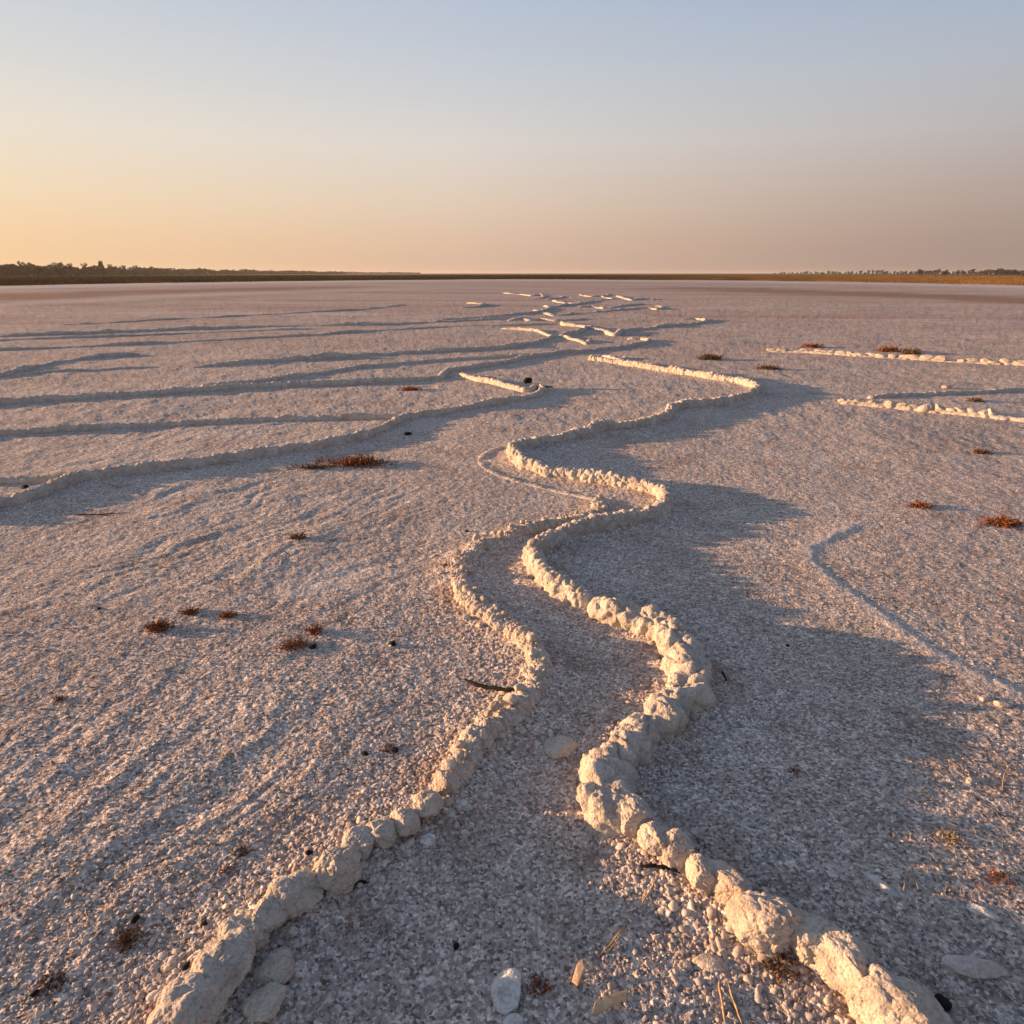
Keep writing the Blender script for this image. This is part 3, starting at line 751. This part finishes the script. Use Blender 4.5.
TUFTS = [
 (158,627,.040,.040,120,M_RUST,'rusty brown tuft at left, lowest of the three in a row','dry_tuft',.7),
 (190,612,.030,.028,90,M_RUST,'rusty brown tuft at left, middle of the three in a row','dry_tuft',.7),
 (228,615,.030,.026,90,M_RUST,'dark rusty tuft at left, right one of the three in a row','dry_tuft',.7),
 (294,645,.075,.026,150,M_RUST,'flat orange-brown dead plant with a dark end, left of the path','dead_plant',.6),
 (315,630,.018,.040,60,M_RUST,'small upright orange tuft just above the flat dead plant','dry_tuft',1),
 (298,538,.045,.035,70,M_BROWN,'pale brown dry tuft on the left flats above the bald salt patch','dry_tuft',.6),
 (60,696,.018,.016,50,M_RUST,'tiny rusty tuft near the left edge','dry_tuft',.8),
 (357,461,.27,.07,230,M_RUST,'long low reddish dry bush below the longest left ridge','dry_bush',.45),
 (312,466,.20,.04,130,M_BROWN,'sparse pale dry scrub left of the long reddish bush','dry_bush',.4),
 (540,983,.022,.022,60,M_RUST,'small dark star-shaped tuft at the bottom centre','dry_tuft',1),
 (241,850,.022,.020,60,M_BROWN,'small brown tuft above the left-hand boulder row','dry_tuft',.8),
 (228,868,.022,.016,50,M_RUST,'small orange-brown tuft just below the brown one above the boulder row','dry_tuft',.6),
 (126,936,.028,.026,80,M_BROWN,'brown tuft at lower left below the black lump','dry_tuft',.8),
 (52,980,.030,.022,80,M_BROWN,'brown tuft in the lower left corner','dry_tuft',.8),
 (388,746,.022,.020,50,M_BROWN,'tiny brown tuft left of the crumbling ridge','dry_tuft',.8),
 (921,506,.075,.04,90,M_RUST,'small rusty plant on the right flats','dry_tuft',.6),
 (1002,522,.12,.05,150,M_RUST,'spreading dark rusty plant close to the right edge','dry_bush',.5),
 (768,368,.20,.07,110,M_BROWN,'low brown bush right of the bend of the S-curved ridge','dry_bush',.6),
 (710,358,.22,.10,150,M_BROWN,'brown bush behind the far leg of the S-curved ridge','dry_bush',.7),
 (889,350,.22,.11,90,M_RUST,'reddish bush behind the farther stone row, nearest its middle','dry_bush',.6),
 (812,346,.22,.10,80,M_RUST,'reddish bush behind the left end of the farther stone row','dry_bush',.6),
 (911,352,.16,.12,70,M_BROWN,'small spiky bush right of the reddish one at the farther stone row','dry_bush',.7),
 (983,452,.07,.04,60,M_BROWN,'tiny brown plant on the right flats below the nearer stone row','dry_tuft',.7),
 (975,400,.10,.05,50,M_BROWN,'small grey-brown plant just behind the nearer stone row','dry_tuft',.7),
 (410,388,.14,.06,60,M_RUST,'tiny reddish plant between the two long left ridges','dry_tuft',.7),
 (795,770,.020,.014,40,M_RUST,'tiny dark tuft in the shade right of the lumpy ridge','dry_tuft',.8),
 (950,838,.045,.02,60,M_STRAW,'sunlit patch of flattened straw at lower right','dry_grass',.6),
 (1000,880,.055,.02,60,M_RUST,'reddish flattened litter clump near the right edge','dry_grass',.6),
 (700,848,.02,.02,30,M_RUST,'tiny dark tuft behind the rounded boulder','dry_tuft',.8),
 (447,567,.02,.02,30,M_BROWN,'tiny dark plant at the left bend of the crumbling ridge','dry_tuft',.8),
 (780,968,.04,.045,60,M_BROWN,'brown dry grass tucked under the pitted boulder','dry_grass',.6),
]
for t in TUFTS:
    tuft(*t[:7], name=t[7], aspect=t[8], cat='grass' if t[7] == 'dry_grass' else 'plant')

def stick(name, pix, rad, mat, label, z=.008, cat='stick', lift=None, sides=6):
    pts = []
    for i, (x, y) in enumerate(pix):
        zz = z + (lift[i] if lift else 0)
        g = P(x, y, zz); pts.append((g[0], g[1], H1(*g) + zz))
    pts = np.array(pts); t = np.linspace(0, len(pts) - 1, len(pts) * 4)
    pp = np.stack([np.interp(t, range(len(pts)), pts[:, k]) for k in range(3)], 1)
    r2 = np.random.default_rng(int(pix[0][0])); pp += r2.normal(0, rad * .18, pp.shape)
    rr_ = rad * np.interp(np.linspace(0, 1, len(pp)), [0, .15, .8, 1], [.45, 1, .9, .25]) * r2.uniform(.8, 1.2, len(pp))
    V, F = tubes([(pp, rr_)], sides)
    o0 = pp.mean(0); o = link(name, mesh_np(name, V - o0, F), mat); o.location = o0; tag(o, label, cat); return o
stick('stick', [(465,678),(477,683),(490,686),(503,689),(514,690),(522,694)], .0085, M_CHAR, 'black bent stick leaning against the crumbling ridge left of the path', .020, lift=[.0,.004,.006,.008,.012,.02])
stick('twig', [(340,888),(352,885),(363,881),(368,882)], .004, M_CHAR, 'short black twig at the foot of the biggest left-hand boulder', .008)
stick('stick', [(640,866),(655,868),(668,871),(680,876)], .0055, M_CHAR, 'dark curved stick below the rounded cream boulder', .012)
stick('twig', [(75,516),(100,515),(130,513)], .004, M_CHAR, 'thin dark twig on the left flats under the longest left ridge', .006)
stick('twig', [(722,672),(727,682)], .004, M_CHAR, 'tiny dark twig right of the lumpy ridge', .008)
stick('twig', [(540,387),(553,388)], .012, M_CHAR, 'dark twig beside the hooked tip of the longest left ridge', .02)
for k, (pix, lab) in enumerate([
 ([(600,952),(612,940),(625,922),(633,908)], 'thin straw stalk curving across the gravel at bottom centre'),
 ([(607,950),(617,938),(628,917)], 'second thin straw stalk crossing the curving one'),
 ([(640,905),(650,890),(657,878)], 'short straw stalk just below the dark curved stick'),
 ([(719,980),(722,1000),(726,1024)], 'upright straw stalk at the bottom, left one of the pair by the peach stone'),
 ([(728,982),(735,1003),(742,1022)], 'straw stalk at the bottom, right one of the pair by the peach stone'),
 ([(903,892),(907,876),(912,868),(918,890)], 'bent pale straw right of the boulder row'),
 ([(945,822),(958,828)], 'short pale straw at the right in the shade'),
 ([(962,846),(975,838)], 'short sunlit straw by the flattened straw patch'),
 ([(1010,765),(1004,775),(1002,790)], 'thin straw at the right edge')]):
    stick('straw_stalk', pix, .0018 if k not in (3, 4) else .003, M_STRAW, lab, .010, 'straw', sides=4)

def chip(pixs, thick, lift, mat, label, name='wood_chip'):
    pts = [P(x, y, .01) for x, y in pixs]; n = len(pts); cx = sum(p[0] for p in pts) / n; cy = sum(p[1] for p in pts) / n
    bm = bmesh.new(); z = H1(cx, cy)
    lo = [bm.verts.new((p[0] - cx, p[1] - cy, lift[i])) for i, p in enumerate(pts)]
    hi = [bm.verts.new((p[0] - cx, p[1] - cy, lift[i] + thick)) for i, p in enumerate(pts)]
    bm.faces.new(lo[::-1]); bm.faces.new(hi)
    for i in range(n): bm.faces.new((lo[i], lo[(i + 1) % n], hi[(i + 1) % n], hi[i]))
    bmesh.ops.bevel(bm, geom=bm.edges[:], offset=.0008, segments=1, affect='EDGES')
    me = bpy.data.meshes.new(name); bm.normal_update(); bm.to_mesh(me); bm.free()
    o = link(name, me, mat); o.location = (cx, cy, z + .006); tag(o, label, 'wood chip')
chip([(592,1012),(595,1003),(612,1000),(627,993),(626,999),(608,1006)], .005, [0,.010,.014,.018,.008,.002], M_WOOD, 'split orange wood chip at the bottom, larger of the two')
chip([(572,978),(577,966),(582,963),(584,970),(578,983)], .005, [0,.016,.022,.014,0], M_WOOD, 'small upright orange wood chip at the bottom')
chip([(600,1001),(605,994),(622,988),(628,990),(612,998)], .004, [0]*5, M_STRAWD, 'grey weathered splinter behind the larger wood chip')

LUMP = [rock_mesh('dark_lump', 4, 600 + i, 9) for i in range(3)]
for me in LUMP: me.materials.append(M_CHAR)
for i, (px, py, s, hg, lab) in enumerate([
 (392,643,.028,.022,'dark brown lump on the flats left of the crumbling ridge'),
 (313,646,.035,.018,'black lump at the right end of the flat dead plant'),
 (134,917,.022,.016,'black lump at lower left'),
 (204,923,.020,.014,'black lump just left of the boulder row at lower left'),
 (186,967,.020,.014,'black lump touching the lowest left-hand boulders'),
 (34,991,.018,.012,'small dark lump in the lower left corner'),
 (309,853,.020,.014,'black lump above the hollowed left-hand boulder'),
 (347,824,.016,.012,'small black lump above the craggy left-hand boulder'),
 (365,751,.022,.014,'black lump left of the crumbling ridge'),
 (395,747,.024,.012,'dark flat lump beside the tiny brown tuft'),
 (456,943,.016,.012,'single black pebble on the shaded path floor'),
 (408,433,.075,.035,'black lump in the blue shade below the kink of the longest left ridge'),
 (528,386,.13,.09,'dark blue-black lump sitting on the hooked tip of the longest left ridge'),
 (99,609,.018,.012,'tiny black lump above the row of three tufts'),
 (27,496,.05,.03,'dark stone on the longest left ridge at the left edge'),
 (788,645,.014,.01,'tiny black pebble in the shade of the right hollow'),
 (943,1003,.035,.02,'dark pebble at the lower right corner'),
 (467,531,.025,.014,'tiny dark pebble above the bend of the crumbling ridge'),
]):
    o = put_rock('dark_lump', LUMP[i % 3], None, px, py, s * 1.2, s * .9, hg, random.uniform(0, 6), lab, 'lump', sink=.15,
                 at=None)
    if px == 528: o.location.z += .07
    if px == 27: o.location.z += .05

# straw litter: stuff
def litter():
    paths = []
    for i in range(1500):
        if random.random() < .6: px, py = random.uniform(760, 1060), random.uniform(740, 1040)
        else: px, py = random.uniform(0, 1024), random.uniform(640, 1040)
        x, y = P(px, py); a = random.uniform(0, 6.283); L = random.uniform(.008, .045) * random.uniform(.5, 1.2); c = random.uniform(-.5, .5)
        z = H1(x, y) + random.uniform(.004, .008); th = random.uniform(.0004, .0010)
        pts = [(x + math.cos(a + c * t) * L * t, y + math.sin(a + c * t) * L * t, z + random.uniform(-.002, .004)) for t in (0, .5, 1)]
        paths.append((pts, th))
    V, F = tubes(paths, 4)
    o = link('straw_litter', mesh_np('straw_litter', V, F, False), M_STRAWD); tag(o, 'scattered short bits of dry straw on the gravel', 'litter', kind='stuff')
litter()

# ------------------------------------------------------------------ marsh grass along the far edge of the pan
def marsh():
    n = 90000
    aa = rng.uniform(-.80, .80, n)
    er = edge_r(aa); rr = er * (1 + rng.random(n) ** 2.2 * 2.4) * (1 + .02 * rng.normal(size=n))
    x = rr * np.sin(aa); y = rr * np.cos(aa)
    hg = (.10 + .22 * rng.random(n)) * (1 + .5 * fbm2(x / 15, y / 15, 2, 71)) * np.where(aa < -.25, 1.5, np.where(aa > .2, 1.15, .8))
    w = rr * .0010 + .03
    px, py = -np.cos(aa) * w, np.sin(aa) * w
    z = np.zeros(n) + .0
    ln = rng.normal(0, .12, (n, 2))
    A = np.stack([x - px, y - py, z - .05], 1); B = np.stack([x + px, y + py, z - .05], 1)
    C = np.stack([x + px * .2 + ln[:, 0], y + py * .2 + ln[:, 1], z + hg], 1); D = np.stack([x - px * .3 + ln[:, 0], y - py * .3 + ln[:, 1], z + hg * .9], 1)
    V = np.stack([A, B, C, D], 1).reshape(-1, 3); F = np.arange(n * 4).reshape(-1, 4)
    o = link('marsh_grass', mesh_np('marsh_grass', V, F, False), M_REED); tag(o, 'band of low brown marsh grass bordering the far side of the salt flat', 'grass', kind='stuff')
marsh()

# ------------------------------------------------------------------ trees on the horizon
def tree_meshes(seed, shape):
    r2 = np.random.default_rng(seed)
    paths = [([(0, 0, -.05), (.01, 0, .2), (.0, .01, .45), (.02, 0, .75)], [.035, .028, .02, .008])]
    tips = []
    for i in range(9):
        a = r2.uniform(0, 6.28); z0 = r2.uniform(.08, .55); L = r2.uniform(.15, .38) * shape[0]
        e = (math.cos(a) * L, math.sin(a) * L, z0 + r2.uniform(.08, .3)); tips.append(e)
        paths.append(([(0, 0, z0), (e[0] * .5, e[1] * .5, z0 + (e[2] - z0) * .6), e], [.014, .009, .004]))
    V, F = tubes(paths, 4); tr = mesh_np('trunk', V, F); tr.materials.append(M_BARK)
    cl = tips + [(r2.normal(0, .10) * shape[0], r2.normal(0, .10) * shape[0], r2.uniform(.12, shape[1])) for _ in range(14)]
    LV = []
    for c in cl:
        rad = r2.uniform(.09, .19)
        for k in range(70):
            d = r2.normal(size=3); d /= np.linalg.norm(d); q = np.array(c) + d * rad * r2.uniform(.4, 1.05) * [1.1 * shape[0], 1.1 * shape[0], .8]
            if q[2] < .05: continue
            e1 = r2.normal(size=3); e1 /= np.linalg.norm(e1); e2 = np.cross(e1, r2.normal(size=3)); e2 /= np.linalg.norm(e2); s = r2.uniform(.018, .042)
            LV += [q - e1 * s, q + e2 * s * .7, q + e1 * s, q - e2 * s * .7]
    LV = np.array(LV); cr = mesh_np('crown', LV, np.arange(len(LV)).reshape(-1, 4), False); cr.materials.append(M_LEAF)
    return tr, cr
SHAPES = [(1.1, .8), (.8, .9), (1.25, .7), (.5, 1.0), (.9, .85), (1.1, .85)]
TREES = [tree_meshes(700 + i, s) for i, s in enumerate(SHAPES)]
def tree(px, dist, hgt, kind, label, group=None, wide=1.):
    t = (px - 512) / FPX; n = math.hypot(t, CP)
    # ground point at that distance under image column px (at the horizon row)
    az = math.atan2(t, CP + (512 - 273.3) / FPX * SP)
    x, y = dist * math.sin(az), dist * math.cos(az)
    r = bpy.data.objects.new('tree', None); COL.objects.link(r); r.location = (x, y, 0); r.rotation_euler = (0, 0, random.uniform(0, 6.28))
    r.scale = (hgt * wide, hgt * wide, hgt); tag(r, label, 'tree', group)
    for nm, me in zip(('trunk', 'crown'), TREES[kind]):
        o = bpy.data.objects.new(nm, me); COL.objects.link(o); o.parent = r
PXM = 724.
for px, dist, top, k, w, lab in [
 (62,430,262.3,0,1.2,'broad tree standing tallest at the left end of the left tree line'),
 (36,430,264.0,2,1.1,'flat crowned tree just left of the tallest broad tree in the left tree line'),
 (15,430,265.6,4,1.1,'rounded tree at the far left edge of the horizon'),
 (103,470,263.6,3,.9,'narrow pointed tree in the left tree line'),
 (1002,620,269.2,0,1.6,'broad dark tree near the right end of the right tree line'),
 (945,640,270.0,2,1.4,'flat topped dark tree in the middle of the right tree line'),
 (920,640,269.6,4,1.4,'rounded dark tree, highest left of the middle of the right tree line')]:
    tree(px, dist, (273.3 - top) / 660 * dist * 1.0 + CAM_H, k, lab, None, w)
px = -30.
while px < 335:
    f = max(0, px) / 335; dist = 430 + 900 * f ** 1.5 + random.uniform(-25, 60)
    app = (9.2 - 7.2 * f ** 1.1) * random.uniform(.5, 1.1)
    tree(px, dist, app / 660 * dist + CAM_H, random.randrange(6), 'hazy brown tree in the long tree line on the left horizon', 'trees of the left tree line', random.uniform(.6, 1.05))
    px += random.uniform(1.8, 4.2)
px = 775.
while px < 1060:
    f = (px - 775) / 250; dist = 1250 - 600 * min(1, f) + random.uniform(-25, 60)
    app = (1.0 + 2.6 * min(1, f) ** .7) * random.uniform(.5, 1.25)
    tree(px, dist, app / 660 * dist + CAM_H, random.randrange(6), 'small dark tree in the sparse tree line on the right horizon', 'trees of the right tree line', random.uniform(.9, 1.5))
    px += random.uniform(1.8, 4.8)
def far_wood():
    LV = []
    r2 = np.random.default_rng(5)
    for i in range(9000):
        if r2.random() < .8:
            px = r2.uniform(-60, 345); f = max(0, px) / 345; dist = 470 + 950 * f ** 1.5; app = (5.0 - 4.2 * f)
        else:
            px = r2.uniform(300, 420); dist = 2200; app = .8 * (420 - px) / 120
        az = math.atan2((px - 512) / FPX, CP + (512 - 273.3) / FPX * SP)
        dist += r2.uniform(0, 60); hg = (app / 660 * dist + CAM_H) * (1 + .3 * math.sin(px * .21) * math.sin(px * .083))
        q = np.array([dist * math.sin(az), dist * math.cos(az), r2.uniform(0, 1) * hg])
        s = dist * .0022 * r2.uniform(.5, 1.1)
        e1 = r2.normal(size=3); e1 /= np.linalg.norm(e1); e2 = np.cross(e1, r2.normal(size=3)); e2 /= np.linalg.norm(e2)
        LV += [q - e1 * s, q + e2 * s * .7, q + e1 * s, q - e2 * s * .7]
    LV = np.array(LV); o = link('distant_wood', mesh_np('distant_wood', LV, np.arange(len(LV)).reshape(-1, 4), False), M_LEAF)
    tag(o, 'low hazy wood filling in behind the trees on the horizon', 'wood', kind='stuff')
far_wood()

# ------------------------------------------------------------------ air
def haze():
    bm = bmesh.new(); bmesh.ops.create_cube(bm, size=1)
    me = bpy.data.meshes.new('haze'); bm.to_mesh(me); bm.free()
    o = bpy.data.objects.new('haze', me); COL.objects.link(o)
    o.scale = (18400, 18400, 17); o.location = (0, 0, 7.2)
    m = bpy.data.materials.new('haze_air'); m.use_nodes = True; nt = m.node_tree; nt.nodes.clear()
    out = nt.nodes.new('ShaderNodeOutputMaterial'); v = nt.nodes.new('ShaderNodeVolumePrincipled')
    v.inputs['Color'].default_value = (.95, .90, .85, 1); v.inputs['Density'].default_value = HAZE; v.inputs['Anisotropy'].default_value = .3
    nt.links.new(v.outputs[0], out.inputs['Volume']); me.materials.append(m)
    tag(o, 'thin evening haze over the flats', 'haze', kind='stuff')
HAZE = .00013
haze()

# ------------------------------------------------------------------ light
SUN_EL = 6.0; SUN_AZ = -83.0      # azimuth from +Y, clockwise
w = bpy.data.worlds.new('World'); scene.world = w; w.use_nodes = True; nt = w.node_tree; nt.nodes.clear()
out = nt.nodes.new('ShaderNodeOutputWorld'); bg = nt.nodes.new('ShaderNodeBackground'); sky = nt.nodes.new('ShaderNodeTexSky')
sky.sky_type = 'NISHITA'; sky.sun_disc = False; sky.sun_elevation = math.radians(SUN_EL); sky.sun_rotation = math.radians(SUN_AZ)
sky.air_density = 1.3; sky.dust_density = 3.0; sky.ozone_density = 2.0; sky.altitude = 0
EXPO = 1.15
q = N(nt)
dirv = q.node('ShaderNodeTexCoord').outputs['Generated']
sx = q.node('ShaderNodeSeparateXYZ'); q.put(sx.inputs[0], dirv)
flat = q.node('ShaderNodeCombineXYZ'); q.put(flat.inputs[0], sx.outputs[0]); q.put(flat.inputs[1], sx.outputs[1])
nrm = q.node('ShaderNodeVectorMath', operation='NORMALIZE'); q.put(nrm.inputs[0], flat.outputs[0])
dt = q.node('ShaderNodeVectorMath', operation='DOT_PRODUCT'); q.put(dt.inputs[0], nrm.outputs[0])
dt.inputs[1].default_value = (math.sin(math.radians(SUN_AZ)), math.cos(math.radians(SUN_AZ)), 0)
dot = dt.outputs['Value']
elev = q.math('DIVIDE', q.math('ARCSINE', sx.outputs[2]), math.pi / 2)
def lin(c):
    k = 2 ** -EXPO
    return tuple(((x / 255 / 12.92) if x < 10 else ((x / 255 + .055) / 1.055) ** 2.4) * k for x in c)
def ramp(stops): return q.ramp(elev, [(e / 90, lin(c)) for e, c in stops], 'EASE' if False else 'LINEAR')
SKY_A = [(0, (246,205,156)), (2.5, (251,214,170)), (5, (248,222,188)), (9, (239,227,211)), (13, (221,219,217)), (18, (199,207,219)), (35, (132,151,180)), (90, (88,107,140))]
SKY_B = [(0, (220,184,160)), (2.5, (227,195,170)), (5, (229,206,186)), (9, (225,216,209)), (13, (206,208,214)), (18, (186,197,214)), (35, (132,151,180)), (90, (88,107,140))]
SKY_C = [(0, (168,145,135)), (2.5, (177,153,143)), (5, (185,165,156)), (9, (191,184,184)), (13, (181,187,198)), (18, (160,178,203)), (35, (132,151,180)), (90, (88,107,140))]
SKY_D = [(0, (140,128,136)), (5, (150,135,145)), (12, (138,136,150)), (35, (132,151,180)), (90, (88,107,140))]
g = q.mix(q.maprange(dot, -1, -.42), ramp(SKY_D), ramp(SKY_C))
g = q.mix(q.maprange(dot, -.42, .2), g, ramp(SKY_B))
g = q.mix(q.maprange(dot, .2, .75), g, ramp(SKY_A))
ns = q.node('ShaderNodeVectorMath', operation='SCALE'); q.put(ns.inputs[0], sky.outputs[0]); ns.inputs[3].default_value = .12
g = q.mix(.94, ns.outputs[0], g)
q.put(bg.inputs[0], g); bg.inputs[1].default_value = 1.0
nt.links.new(bg.outputs[0], out.inputs[0])
sd = bpy.data.lights.new('sun', 'SUN'); sd.energy = 5.0; sd.angle = math.radians(.6); sd.color = (1, .58, .30)
so = bpy.data.objects.new('sun', sd); COL.objects.link(so)
el, az = math.radians(SUN_EL), math.radians(SUN_AZ)
sv = Vector((math.cos(el) * math.sin(az), math.cos(el) * math.cos(az), math.sin(el)))
so.rotation_euler = (-sv).to_track_quat('-Z', 'Y').to_euler()

cd = bpy.data.cameras.new('camera'); cam = bpy.data.objects.new('camera', cd); COL.objects.link(cam)
cam.location = (0, 0, CAM_H + H1(0.01, .01) * 0); cam.rotation_euler = (math.pi / 2 - PITCH, 0, 0)
cd.lens = 24; cd.sensor_width = 36; cd.clip_start = .05; cd.clip_end = 30000
scene.camera = cam
scene.view_settings.view_transform = 'Standard'; scene.view_settings.look = 'None'; scene.view_settings.exposure = EXPO; scene.view_settings.gamma = 1
